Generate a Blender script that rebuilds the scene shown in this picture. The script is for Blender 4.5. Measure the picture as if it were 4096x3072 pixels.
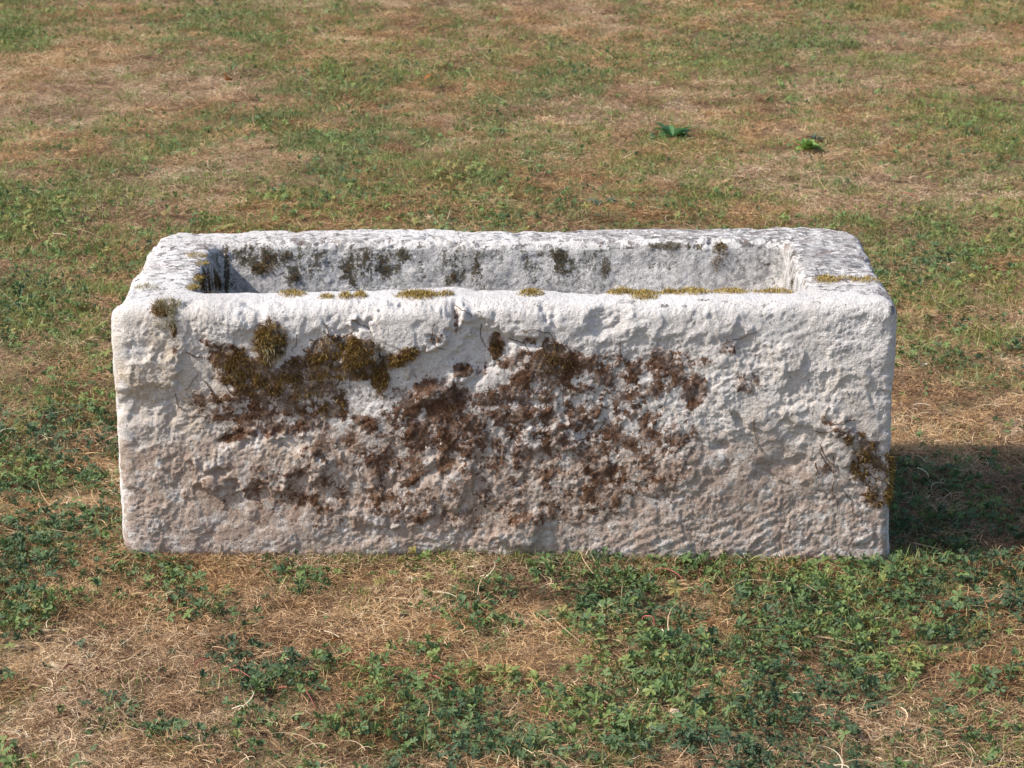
import bpy, math, random
import numpy as np
from mathutils import Vector

random.seed(7)
rng = np.random.default_rng(7)
for o in list(bpy.data.objects):
    bpy.data.objects.remove(o)
S = bpy.context.scene
R = math.radians

# ------------------------------------------------------------------ camera
F_PX = 2837.0                       # focal length in pixels of a 1024 px wide picture
TH = R(15.9)
CAM = np.array([0.0137, -4.71, 1.66])
cam = bpy.data.cameras.new('camera')
cam.sensor_width = 36.0
cam.lens = F_PX / 1024 * 36
cam.clip_start = 0.05
cam.clip_end = 3000
cam.dof.use_dof = True
cam.dof.focus_distance = 4.95
cam.dof.aperture_fstop = 22
camo = bpy.data.objects.new('camera', cam)
S.collection.objects.link(camo)
camo.location = CAM
camo.rotation_euler = (math.pi / 2 - TH, 0, 0)
S.camera = camo

# ------------------------------------------------------------------ sky and sun
SUN_EL, SUN_AZ = 43.0, -105.0      # azimuth from +Y towards +X
world = bpy.data.worlds.new('World')
S.world = world
world.use_nodes = True
wn = world.node_tree
sky = wn.nodes.new('ShaderNodeTexSky')
sky.sky_type = 'NISHITA'
sky.sun_disc = False
sky.sun_elevation = R(SUN_EL)
sky.sun_rotation = R(SUN_AZ % 360)
sky.air_density = 1.0
sky.dust_density = 2.0
wn.links.new(sky.outputs[0], wn.nodes['Background'].inputs[0])
wn.nodes['Background'].inputs[1].default_value = 0.14
sun = bpy.data.lights.new('sun', 'SUN')
sun.energy = 4.0
sun.angle = R(0.55)
sun.color = (1.0, 0.945, 0.87)
suno = bpy.data.objects.new('sun', sun)
S.collection.objects.link(suno)
sd = Vector((math.sin(R(SUN_AZ)) * math.cos(R(SUN_EL)), math.cos(R(SUN_AZ)) * math.cos(R(SUN_EL)), math.sin(R(SUN_EL))))
suno.rotation_euler = sd.to_track_quat('Z', 'Y').to_euler()
suno.location = sd * 20
S.view_settings.view_transform = 'Standard'
S.view_settings.look = 'None'
S.view_settings.gamma = 1.0
S.view_settings.use_curve_mapping = False
S.view_settings.exposure = 0.5
S.render.engine = 'CYCLES'
S.cycles.max_bounces = 6
S.cycles.use_denoising = True

# ------------------------------------------------------------------ projection of the measured photograph
ct, st = math.cos(TH), math.sin(TH)


def project(P):
    d = P - CAM
    z = d[..., 1] * ct - d[..., 2] * st
    v = -d[..., 1] * st - d[..., 2] * ct
    return 512 + F_PX * d[..., 0] / z, 384 + F_PX * v / z


def to_ground(px, py, h=0.0):
    u, v = (px - 512) / F_PX, (py - 384) / F_PX
    dx, dy, dz = u, ct - v * st, -st - v * ct
    t = (h - CAM[2]) / dz
    return np.array([CAM[0] + dx * t, CAM[1] + dy * t, h])


# ------------------------------------------------------------------ noise
def _h(i, j, k, seed):
    with np.errstate(over='ignore'):
        h = (i.astype(np.uint32) * np.uint32(374761393) + j.astype(np.uint32) * np.uint32(668265263)
             + k.astype(np.uint32) * np.uint32(2147483647) + np.uint32(seed * 144269 + 1013904223))
        h = (h ^ (h >> np.uint32(13))) * np.uint32(1274126177)
        h = (h ^ (h >> np.uint32(16))) * np.uint32(2246822519)
        h = h ^ (h >> np.uint32(15))
    return h


def perlin(p, seed=0):
    p = np.asarray(p, dtype=np.float64)
    i = np.floor(p).astype(np.int64)
    f = p - i
    u = f * f * f * (f * (f * 6 - 15) + 10)
    out = 0
    for dx in (0, 1):
        for dy in (0, 1):
            for dz in (0, 1):
                h = _h(i[..., 0] + dx, i[..., 1] + dy, i[..., 2] + dz, seed)
                gx = (h & np.uint32(1023)).astype(np.float64) / 511.5 - 1
                gy = ((h >> np.uint32(10)) & np.uint32(1023)).astype(np.float64) / 511.5 - 1
                gz = ((h >> np.uint32(20)) & np.uint32(1023)).astype(np.float64) / 511.5 - 1
                w = (u[..., 0] if dx else 1 - u[..., 0]) * (u[..., 1] if dy else 1 - u[..., 1]) * (u[..., 2] if dz else 1 - u[..., 2])
                out = out + w * (gx * (f[..., 0] - dx) + gy * (f[..., 1] - dy) + gz * (f[..., 2] - dz))
    return out


def fbm(p, size, octs=4, seed=0, gain=0.5):
    p = np.asarray(p) / size
    a, out = 1.0, 0
    for o in range(octs):
        out = out + a * perlin(p, seed + o * 17)
        p = p * 2.03
        a *= gain
    return out


def worley(a, b, seed=0):
    ia, ib = np.floor(a).astype(np.int64), np.floor(b).astype(np.int64)
    best = np.full(a.shape, 9.0)
    for dx in (-1, 0, 1):
        for dy in (-1, 0, 1):
            ca, cb = ia + dx, ib + dy
            h = _h(ca, cb, np.zeros_like(ca), seed)
            ja = (h & np.uint32(0xffff)).astype(np.float64) / 65535
            jb = (h >> np.uint32(16)).astype(np.float64) / 65535
            best = np.minimum(best, (ca + ja - a) ** 2 + (cb + jb - b) ** 2)
    return best


def sstep(a, b, x):
    t = np.clip((x - a) / (b - a), 0, 1)
    return t * t * (3 - 2 * t)


# ------------------------------------------------------------------ mesh and material helpers
def mesh_from(name, V, faces, attrs=None, smooth=True):
    """faces: list of int arrays (n,k)"""
    me = bpy.data.meshes.new(name)
    V = np.asarray(V, dtype=np.float32)
    me.vertices.add(len(V))
    me.vertices.foreach_set('co', V.ravel())
    loops = np.concatenate([np.asarray(f, dtype=np.int32).ravel() for f in faces])
    tot = np.concatenate([np.full(len(f), np.asarray(f).shape[1], dtype=np.int32) for f in faces])
    start = np.concatenate([[0], np.cumsum(tot)[:-1]]).astype(np.int32)
    me.loops.add(len(loops))
    me.loops.foreach_set('vertex_index', loops)
    me.polygons.add(len(tot))
    me.polygons.foreach_set('loop_start', start)
    me.update(calc_edges=True)
    me.validate()
    if smooth:
        me.polygons.foreach_set('use_smooth', np.ones(len(me.polygons), dtype=bool))
    for k, a in (attrs or {}).items():
        at = me.attributes.new(k, 'FLOAT', 'POINT')
        at.data.foreach_set('value', np.asarray(a, dtype=np.float32))
    return me


def link(name, me, mat=None, parent=None, **props):
    o = bpy.data.objects.new(name, me)
    S.collection.objects.link(o)
    if mat is not None and me is not None:
        me.materials.clear()
        me.materials.append(mat)
    if parent is not None:
        o.parent = parent
    for k, v in props.items():
        o[k] = v
    return o


class NT:
    def __init__(self, name):
        self.m = bpy.data.materials.new(name)
        self.m.use_nodes = True
        self.t = self.m.node_tree
        self.t.nodes.clear()
        self.out = self.t.nodes.new('ShaderNodeOutputMaterial')

    def n(self, typ, **kw):
        nd = self.t.nodes.new(typ)
        for k, v in kw.items():
            setattr(nd, k, v)
        return nd

    def set(self, sock, v):
        if isinstance(v, bpy.types.NodeSocket):
            self.t.links.new(v, sock)
        elif v is not None:
            if sock.type == 'RGBA' and len(v) == 3:
                v = (*v, 1)
            sock.default_value = v

    def attr(self, name, typ='GEOMETRY'):
        nd = self.n('ShaderNodeAttribute', attribute_name=name, attribute_type=typ)
        return nd.outputs['Fac']

    def coord(self):
        return self.n('ShaderNodeTexCoord').outputs['Object']

    def noise(self, vec, scale, detail=4, rough=0.55, dist=0.0):
        nd = self.n('ShaderNodeTexNoise')
        self.set(nd.inputs['Vector'], vec)
        nd.inputs['Scale'].default_value = scale
        nd.inputs['Detail'].default_value = detail
        nd.inputs['Roughness'].default_value = rough
        nd.inputs['Distortion'].default_value = dist
        return nd.outputs['Fac']

    def math(self, op, a, b=None, c=None):
        nd = self.n('ShaderNodeMath', operation=op)
        self.set(nd.inputs[0], a)
        if b is not None:
            self.set(nd.inputs[1], b)
        if c is not None:
            self.set(nd.inputs[2], c)
        return nd.outputs[0]

    def ss(self, x, a, b, lo=0.0, hi=1.0):
        nd = self.n('ShaderNodeMapRange', interpolation_type='SMOOTHSTEP')
        self.set(nd.inputs['Value'], x)
        nd.inputs['From Min'].default_value = a
        nd.inputs['From Max'].default_value = b
        nd.inputs['To Min'].default_value = lo
        nd.inputs['To Max'].default_value = hi
        return nd.outputs[0]

    def mix(self, f, a, b, blend='MIX'):
        nd = self.n('ShaderNodeMix', data_type='RGBA', blend_type=blend)
        self.set(nd.inputs[0], f)
        self.set(nd.inputs[6], a)
        self.set(nd.inputs[7], b)
        return nd.outputs[2]

    def ramp(self, f, stops):
        nd = self.n('ShaderNodeValToRGB')
        e = nd.color_ramp.elements
        e[0].position, e[0].color = stops[0][0], (*stops[0][1], 1)
        e[1].position, e[1].color = stops[-1][0], (*stops[-1][1], 1)
        for p, c in stops[1:-1]:
            x = e.new(p)
            x.color = (*c, 1)
        self.set(nd.inputs[0], f)
        return nd.outputs[0]

    def bsdf(self, col, rough=0.8, spec=0.2, normal=None):
        b = self.n('ShaderNodeBsdfPrincipled')
        self.set(b.inputs['Base Color'], col)
        self.set(b.inputs['Roughness'], rough)
        b.inputs['Specular IOR Level'].default_value = spec
        if normal is not None:
            self.t.links.new(normal, b.inputs['Normal'])
        return b.outputs[0]

    def finish(self, shader):
        self.t.links.new(shader, self.out.inputs['Surface'])
        return self.m


def leafy(nt, col, trans=0.3, rough=0.5, spec=0.3):
    b = nt.bsdf(col, rough, spec)
    t = nt.n('ShaderNodeBsdfTranslucent')
    nt.set(t.inputs['Color'], col)
    mx = nt.n('ShaderNodeMixShader')
    mx.inputs[0].default_value = trans
    nt.t.links.new(b, mx.inputs[1])
    nt.t.links.new(t.outputs[0], mx.inputs[2])
    return nt.finish(mx.outputs[0])


# ------------------------------------------------------------------ where the lawn is green (seen from the measured picture, laid on the ground)
ROWS = """54322344333222221124233334333344
53324666434223331112344355322332
86333347632233234533455667422112
21122322333233433324465442334332
11112235556776535674343244322322
11112212267533335542112343233332
21111111245222354223223333234665
23243256870642553232422122234675
43345544588745363234534222433457
12225731268622336533323342233344
24436422234655654325443223432455
55673244225555755334455423333543
88562222466554544453343343335454
98522334345335465333223244536534
86423474343334345332235454345634
65654444444444444444444444554665
44654444444444444444444444465565
33554444444444444444444444366554
76444444444444444444444444255433
87544444444444444444444444553332
88544444444444444444444444234433
64544444444444444444444444246544
22444444444444444444444444223543
34344444444444444444444444112224
45544444444444444444444444111111
36644444444444444444444444111111
57644444444444444444444444111111
57544444444444444444444444111111
65644444444444444444444444334333
77544444444444444444444444555433
77644444444444444444444444555554
44344444444444444444444444444444
35544444444444444444444444555553
56644444444444444444444444554433
77643311267346422577534432257654
65547411333133245466456765678866
53534521563133443577444788687655
64542641241113551586343689887455
64223554111113552575554788986554
42122211111113551366764677876543
31112236322244431345766656765433
31111136763243212246766754665344
21121125874564652356765755554454
11353136662577753666776766644354
11334134216477654667666765433354
31213343217666654677667776324344
42221234344477555667756676435453
63311114343254545555437554556243"""
GRID = np.array([[int(c) for c in r.ljust(32, '4')[:32]] for r in ROWS.split('\n')], dtype=float)


def green(x, y):
    x, y = np.asarray(x, float), np.asarray(y, float)
    P = np.stack([x, y, np.zeros_like(x)], -1)
    px, py = project(P)
    gx, gy = px / 32 - 0.5, py / 16 - 0.5
    x0 = np.clip(np.floor(gx), 0, 30).astype(int)
    y0 = np.clip(np.floor(gy), 0, 46).astype(int)
    fx, fy = np.clip(gx - x0, 0, 1), np.clip(gy - y0, 0, 1)
    g = (GRID[y0, x0] * (1 - fx) * (1 - fy) + GRID[y0, x0 + 1] * fx * (1 - fy)
         + GRID[y0 + 1, x0] * (1 - fx) * fy + GRID[y0 + 1, x0 + 1] * fx * fy) / 9
    out = sstep(0, 60, np.maximum(np.maximum(-px, px - 1024), np.maximum(-py, py - 768)))
    q = np.stack([x, y, np.full_like(x, 3.3)], -1)
    alt = np.clip(0.40 + 0.9 * fbm(q, 0.7, 3, 5), 0, 1)
    return np.clip(g * (1 - out) + alt * out, 0, 1)


def gz(x, y):
    q = np.stack([x, y, np.zeros_like(x)], -1)
    d = np.hypot(np.maximum(np.abs(x) - 0.68, 0), np.maximum(np.abs(y - 0.27) - 0.3, 0))
    return (0.016 * fbm(q, 0.55, 3, 31) + 0.012 * fbm(q, 0.24, 2, 32) + 0.05 * fbm(q, 3.1, 2, 41)) * sstep(0.0, 0.6, d) - 0.006 - 0.009 * np.clip(x / 0.67, 0, 1)


# ------------------------------------------------------------------ ground sheet
def axis(lo, hi, step, far):
    a = list(np.arange(lo, hi + step / 2, step))
    s = step
    x, left = lo, []
    while x > -far:
        s *= 1.35
        x -= s
        left.append(x)
    s = step
    x, right = hi, []
    while x < far:
        s *= 1.35
        x += s
        right.append(x)
    return np.array(left[::-1] + a + right)


gxs, gys = axis(-4, 4, 0.05, 500), axis(-1.4, 14, 0.06, 500)
GX, GY = np.meshgrid(gxs, gys)
GV = np.stack([GX, GY, gz(GX, GY) - 0.004], -1).reshape(-1, 3)
nx, ny = len(gxs), len(gys)
ii, jj = np.meshgrid(np.arange(nx - 1), np.arange(ny - 1))
q0 = (jj * nx + ii).ravel()
gme = mesh_from('ground', GV, [np.stack([q0, q0 + 1, q0 + nx + 1, q0 + nx], 1)],
                {'green': green(GX, GY).ravel()})
m = NT('soil_and_thatch')
co = m.coord()
n1, n2 = m.noise(co, 45, 6, 0.7), m.noise(co, 5, 5, 0.6)
c = m.ramp(n1, [(0.3, (0.09, 0.060, 0.038)), (0.5, (0.24, 0.160, 0.098)), (0.68, (0.42, 0.30, 0.19))])
c = m.mix(m.math('MULTIPLY', m.ss(n2, 0.35, 0.65), m.math('MULTIPLY', m.attr('green'), 0.8)), c, (0.07, 0.085, 0.032))
bp = m.n('ShaderNodeBump')
bp.inputs['Strength'].default_value = 0.7
bp.inputs['Distance'].default_value = 0.012
m.set(bp.inputs['Height'], n1)
soil = m.finish(m.bsdf(c, 0.95, 0.05, bp.outputs[0]))
link('ground', gme, soil, kind='structure', label='mown lawn of dry straw-coloured turf with green weed patches')

# ------------------------------------------------------------------ the stone trough
W, T, H = 1.35, 0.578, 0.464
RIM = dict(l=0.133, r=0.150, f=0.095, b=0.122)
NF, NS, NB, NC = 640, 120, 440, 14


def loop(x0, x1, y0, y1, r):
    """closed rounded rectangle, always the same point count; r = radii FL, FR, BR, BL"""
    rFL, rFR, rBR, rBL = r
    seg = []

    def line(a, b, n):
        t = np.linspace(0, 1, n, endpoint=False)[:, None]
        seg.append(np.array(a) * (1 - t) + np.array(b) * t)

    def arc(c, rad, a0):
        t = np.linspace(0, 1, NC, endpoint=False)
        a = a0 + t * math.pi / 2
        seg.append(np.stack([c[0] + rad * np.cos(a), c[1] + rad * np.sin(a)], 1))
    line((x0 + rFL, y0), (x1 - rFR, y0), NF)
    arc((x1 - rFR, y0 + rFR), rFR, -math.pi / 2)
    line((x1, y0 + rFR), (x1, y1 - rBR), NS)
    arc((x1 - rBR, y1 - rBR), rBR, 0)
    line((x1 - rBR, y1), (x0 + rBL, y1), NB)
    arc((x0 + rBL, y1 - rBL), rBL, math.pi / 2)
    line((x0, y1 - rBL), (x0, y0 + rFL), NS)
    arc((x0 + rFL, y0 + rFL), rFL, math.pi)
    return np.concatenate(seg)


RO = (0.028, 0.020, 0.085, 0.055)


def outer(d):
    r = [max(x - d * 0.6, 0.006) for x in RO]
    return loop(-W / 2 + d, W / 2 - d, d, T - d, r)


def inner(d):      # d > 0: outside the basin mouth, d < 0: further inside
    r = [max(x + d * 0.6, 0.01) for x in (0.035, 0.035, 0.03, 0.02)]
    return loop(-W / 2 + RIM['l'] - d, W / 2 - RIM['r'] + d, RIM['f'] - d, T - RIM['b'] + d, r)


rings, zone = [], []      # zone: 0 bottom, 1 wall, 2 outer edge, 3 top, 4 inner edge, 5 inner wall, 6 floor


def add(L, z, k):
    rings.append(np.concatenate([L, np.full((len(L), 1), z)], 1))
    zone.append(k)


rb, rt, ri = 0.018, 0.026, 0.016
add(outer(0.06), 0.0, 0)
for a in np.linspace(0, math.pi / 2, 8, endpoint=False):
    add(outer(rb - rb * math.sin(a)), rb - rb * math.cos(a), 1)
for z in np.linspace(rb, H - rt, 195, endpoint=False):
    add(outer(0), z, 1)
for a in np.linspace(0, math.pi / 2, 15, endpoint=False):
    add(outer(rt - rt * math.cos(a)), H - rt + rt * math.sin(a), 2)
A, B = outer(rt), inner(ri)
for t in np.linspace(0, 1, 30, endpoint=False):
    add(A * (1 - t) + B * t, H, 3)
for a in np.linspace(0, math.pi / 2, 10, endpoint=False):
    add(inner(ri - ri * math.sin(a)), H - ri + ri * math.cos(a), 4)
for z in np.concatenate([np.linspace(H - ri, H - 0.15, 62, endpoint=False), np.linspace(H - 0.15, H - 0.27, 20, endpoint=False)]):
    add(inner(-(H - ri - z) * 0.09), z, 5)
d0 = -(0.27 - ri) * 0.09
for a in np.linspace(0, math.pi / 2, 7):
    add(inner(d0 - 0.04 * math.sin(a) * 1.0), H - 0.27 - 0.04 * (1 - math.cos(a)), 6)
cen = inner(d0 - 0.04)
for t in (0.3, 0.6, 0.93):
    add(cen * (1 - t) + cen.mean(0) * t, H - 0.31, 6)
G = np.stack(rings)                       # (nt, ns, 3)
zone = np.array(zone)
nt_, ns_ = G.shape[:2]
ZN = np.repeat(zone[:, None], ns_, 1)
sidx = np.arange(ns_)
side = np.full(ns_, 0)
b0 = NF
side[:NF + NC // 2] = 1                                       # front
side[NF + NC // 2:NF + NC + NS + NC // 2] = 2                 # right
side[NF + NC + NS + NC // 2:NF + 2 * NC + NS + NB + NC // 2] = 3   # back
side[NF + 2 * NC + NS + NB + NC // 2:ns_ - NC // 2] = 4      # left
side[ns_ - NC // 2:] = 1
SD = np.repeat(side[None, :], nt_, 0)


def grid_normals(G):
    ds = np.roll(G, -1, 1) - np.roll(G, 1, 1)
    dt = np.empty_like(G)
    dt[1:-1] = G[2:] - G[:-2]
    dt[0], dt[-1] = G[1] - G[0], G[-1] - G[-2]
    n = np.cross(ds, dt)
    return n / np.maximum(np.linalg.norm(n, axis=-1, keepdims=True), 1e-9)


N0 = grid_normals(G)
# slow unevenness of the hewn block: the right end stands a little taller, the top wavers
Q = G.copy()
k = G[..., 0] / W
hfac = G[..., 2] / H
G[..., 2] += k * 0.006 * (hfac - 0.5) * 2
G[..., 2] += sstep(0.8, 1.0, hfac) * (0.006 * fbm(np.stack([G[..., 0], G[..., 1], 0 * k], -1), 0.30, 3, 77))
for sg, rr_ in ((1, 0.050), (-1, 0.024)):
    cut = rr_ - np.sqrt(np.maximum(rr_ ** 2 - np.clip(rr_ - G[..., 2], 0, rr_) ** 2, 0))
    G[..., 0] += sg * 0.75 * cut * sstep(0.50, 0.66, -sg * G[..., 0])
G[..., 2] += 0.010 * (fbm(np.stack([G[..., 0], 0 * G[..., 0], 0 * G[..., 0] + 4.4], -1), 0.22, 3, 45)) * sstep(0.06, 0.0, Q[..., 2]) + 0.004 * sstep(0.06, 0, Q[..., 2])
G[..., 2] -= (0.007 + 0.011 * np.clip(G[..., 0] / 0.67, 0, 1)) * sstep(0.5, 0.0, hfac)
# edges eaten away
arc = np.concatenate([[0], np.cumsum(np.linalg.norm(np.diff(G[:, NF // 2], axis=0), axis=1))])
s_out = arc[zone == 2].mean()
s_in = arc[zone == 4].mean()
edge = np.repeat((np.exp(-((arc - s_out) / 0.022) ** 2) + 0.8 * np.exp(-((arc - s_in) / 0.014) ** 2))[:, None], ns_, 1)
oedge = np.repeat(np.exp(-((arc - s_out) / 0.024) ** 2)[:, None], ns_, 1)
fwt = np.repeat(sstep(s_out + 0.030, s_out - 0.022, arc)[:, None], ns_, 1)
PX, PY = project(G)
PX2, PY2 = PX * 2.16, PY * 2.16           # the coordinates the marks below were read in
front = ((SD == 1) & (ZN <= 2)).astype(float)
fsoft = (SD == 1) * fwt
isin = ((ZN == 5) | (ZN == 4)).astype(float)
top = ((ZN == 3) | (ZN == 2) | (ZN == 4)).astype(float)
fx, fz = G[..., 0], G[..., 2]
disp = 0.008 * fbm(Q, 0.30, 2, 1) + 0.0022 * fbm(Q, 0.09, 3, 2)
rough_front = fsoft
wob = np.stack([fx, fz * 0 + 1.7, fz], -1)
wx, wz = fbm(wob, 0.06, 3, 11) * 0.03, fbm(wob, 0.06, 3, 12) * 0.03
# chipped hollows of two sizes meeting at sharp ridges, ledges, pitting
ca, sa = math.cos(R(28)), math.sin(R(28))
ua, ub = (fx * ca + fz * sa + wx), (-fx * sa + fz * ca + wz)
w1 = worley(ua / 0.040, ub / 0.026, 3)
w2 = worley(ua / 0.095 + 4, ub / 0.07, 4)
pecked = sstep(1180, 1420, PX2) * (1 - 0.6 * sstep(1030, 1120, PY2))
pecked = np.maximum(pecked, 0.5 * sstep(420, 300, PX2))
ledn = fbm(wob, 0.17, 4, 13, 0.55)
led = sstep(-0.02, 0.05, ledn) + sstep(0.20, 0.26, ledn) + sstep(-0.26, -0.2, ledn)
pit = np.abs(fbm(Q, 0.014, 3, 15))
rmask = sstep(-0.22, 0.28, fbm(wob, 0.13, 3, 20))
rmask = np.clip(rmask * (1 - 0.6 * sstep(860, 720, PY2) * sstep(500, 700, PX2) * sstep(1250, 1050, PX2)), 0, 1)
mid = np.exp(-((PX2 - 1000) / 600) ** 2) * sstep(700, 850, PY2)
disp += rough_front * (0.0027 * w1 * (0.08 + 1.1 * pecked) + 0.0012 * (w2 - 0.3) + 0.0026 * led
                       + 0.0011 * fbm(Q, 0.045, 4, 14, 0.65) + (0.0022 + 0.004 * mid) * (0.3 - pit) * 0.7
                       + (0.15 + rmask) * (0.0020 * fbm(Q, 0.012, 3, 16, 0.75) + 0.0014 * fbm(Q, 0.0055, 2, 19, 0.7)))
# chisel strokes near the foot at the right, adze strokes at the left end
sr, cr = math.sin(R(24)), math.cos(R(24))
vb = -fx * sr + fz * cr + 0.010 * fbm(wob, 0.16, 3, 18) + 0.003 * fbm(wob, 0.035, 2, 52)
gr = np.mod(vb / 0.0170 + 0.9 * fbm(wob, 0.25, 2, 53), 1)
gr = np.where(gr < 0.75, gr / 0.75, (1 - gr) / 0.25)
disp += fsoft * 0.0026 * gr * sstep(1060, 1150, PY2 + 60 * fbm(wob, 0.10, 2, 54)) * sstep(1150, 1400, PX2) * sstep(-0.22, 0.2, fbm(wob, 0.045, 3, 48))
gr3 = np.mod((fx * cr * 0.6 + fz) / 0.012 + 2.0 * fbm(wob, 0.08, 2, 49), 1)
disp += fsoft * 0.0016 * gr3 * sstep(0.05, 0.25, fbm(wob, 0.10, 2, 50)) * sstep(1150, 1400, PX2)
gr2 = np.abs(np.mod((fx * 0.9 + fz * 0.35 + wx) / 0.018, 1) - 0.5)
disp += fsoft * 0.0024 * gr2 * sstep(430, 330, PX2) * sstep(940, 1000, PY2)


def ell(cx, cy, rx, ry, ang=0.0, ex=2.0):
    a = R(ang)
    dx, dy = PX2 - cx, PY2 - cy
    u, v = dx * math.cos(a) + dy * math.sin(a), -dx * math.sin(a) + dy * math.cos(a)
    return np.sqrt((np.abs(u) / rx) ** ex + (np.abs(v) / ry) ** ex + 1e-9)


# the bosses and scoops one can name: centre, radii, turn, height (m), softness of the rim
wobx = fbm(wob, 0.05, 4, 21, 0.6)
for cx, cy, rx, ry, an, am, so in [
        (870, 715, 120, 62, -10, 0.011, 0.25), (1040, 760, 55, 80, 25, -0.010, 0.5), (1090, 690, 90, 38, 12, 0.007, 0.35),
        (1310, 690, 58, 32, -25, -0.009, 0.7), (1480, 700, 130, 40, 0, 0.004, 0.5), (960, 835, 90, 20, -28, 0.010, 0.5),
        (330, 800, 60, 45, -20, 0.007, 0.4), (300, 880, 70, 35, 10, -0.006, 0.5), (560, 1000, 120, 55, -10, 0.009, 0.3),
        (640, 690, 130, 45, 0, 0.005, 0.5), (470, 700, 60, 60, 0, 0.005, 0.5), (1595, 905, 9, 22, -35, -0.010, 0.9),
        (1552, 962, 18, 10, 0, -0.007, 0.9), (1700, 1012, 80, 30, -8, -0.0045, 0.9), (1750, 900, 90, 30, 20, 0.006, 0.4),
        (1130, 1150, 60, 35, -30, 0.008, 0.5), (900, 1075, 130, 60, -15, 0.007, 0.4), (1200, 940, 90, 35, -20, 0.007, 0.4),
        (1500, 860, 20, 28, 20, -0.006, 0.9), (1130, 870, 60, 14, 5, -0.005, 0.9), (500, 943, 48, 9, -14, -0.004, 0.9),
        (930, 1020, 50, 10, -35, -0.0045, 0.9), (1700, 770, 70, 30, 20, 0.005, 0.4), (1620, 760, 60, 26, 15, -0.005, 0.5),
        (1820, 960, 50, 40, 0, 0.006, 0.4), (1150, 742, 70, 12, 10, -0.005, 0.6), (985, 672, 10, 32, 0, -0.009, 0.6)]:
    e = ell(cx, cy, rx, ry, an) + wobx * 0.95
    disp += fsoft * am * 1.15 * (1 - sstep(1 - so, 1 + so * 0.4, e))
# faces other than the front: softer
other = 1 - fsoft
disp += other * (0.0022 * fbm(Q, 0.05, 4, 24, 0.6) + 0.0012 * fbm(Q, 0.014, 3, 25, 0.6))
disp += isin * (0.004 * fbm(Q, 0.10, 3, 26) - 0.0016 * pit)
chip = fbm(Q, 0.055, 4, 27, 0.6)
disp -= edge * (0.010 * sstep(0.05, 0.6, chip) + 0.001)
disp -= oedge * 0.014 * sstep(0.12, 0.4, fbm(Q, 0.10, 3, 28)) * (SD >= 3)
disp -= (SD == 4) * fwt * 0.012 * sstep(0.0, 0.3, fbm(Q * [1, 1, 0.6], 0.09, 3, 29))
for nxp in (1112, 640, 330, 262, 300):
    disp -= oedge * (SD >= 3) * 0.010 * np.exp(-((PX2 - nxp) / 14) ** 2)
disp *= (ZN > 0) * (1 - 0.14 * fsoft)
P = G + N0 * disp[..., None]
P[0, :, 2] = -0.025
N1 = grid_normals(P)
PX, PY = project(P)
PX2, PY2 = PX * 2.16, PY * 2.16


def blobs(lst, region, ex=2.0):
    out = np.zeros_like(PX2)
    for b in lst:
        cx, cy, rx, ry, s = b[:5]
        an = b[5] if len(b) > 5 else 0
        out = np.maximum(out, s * (1 - sstep(0.45, 1.35, ell(cx, cy, rx, ry, an, ex))))
    return out * region


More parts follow.
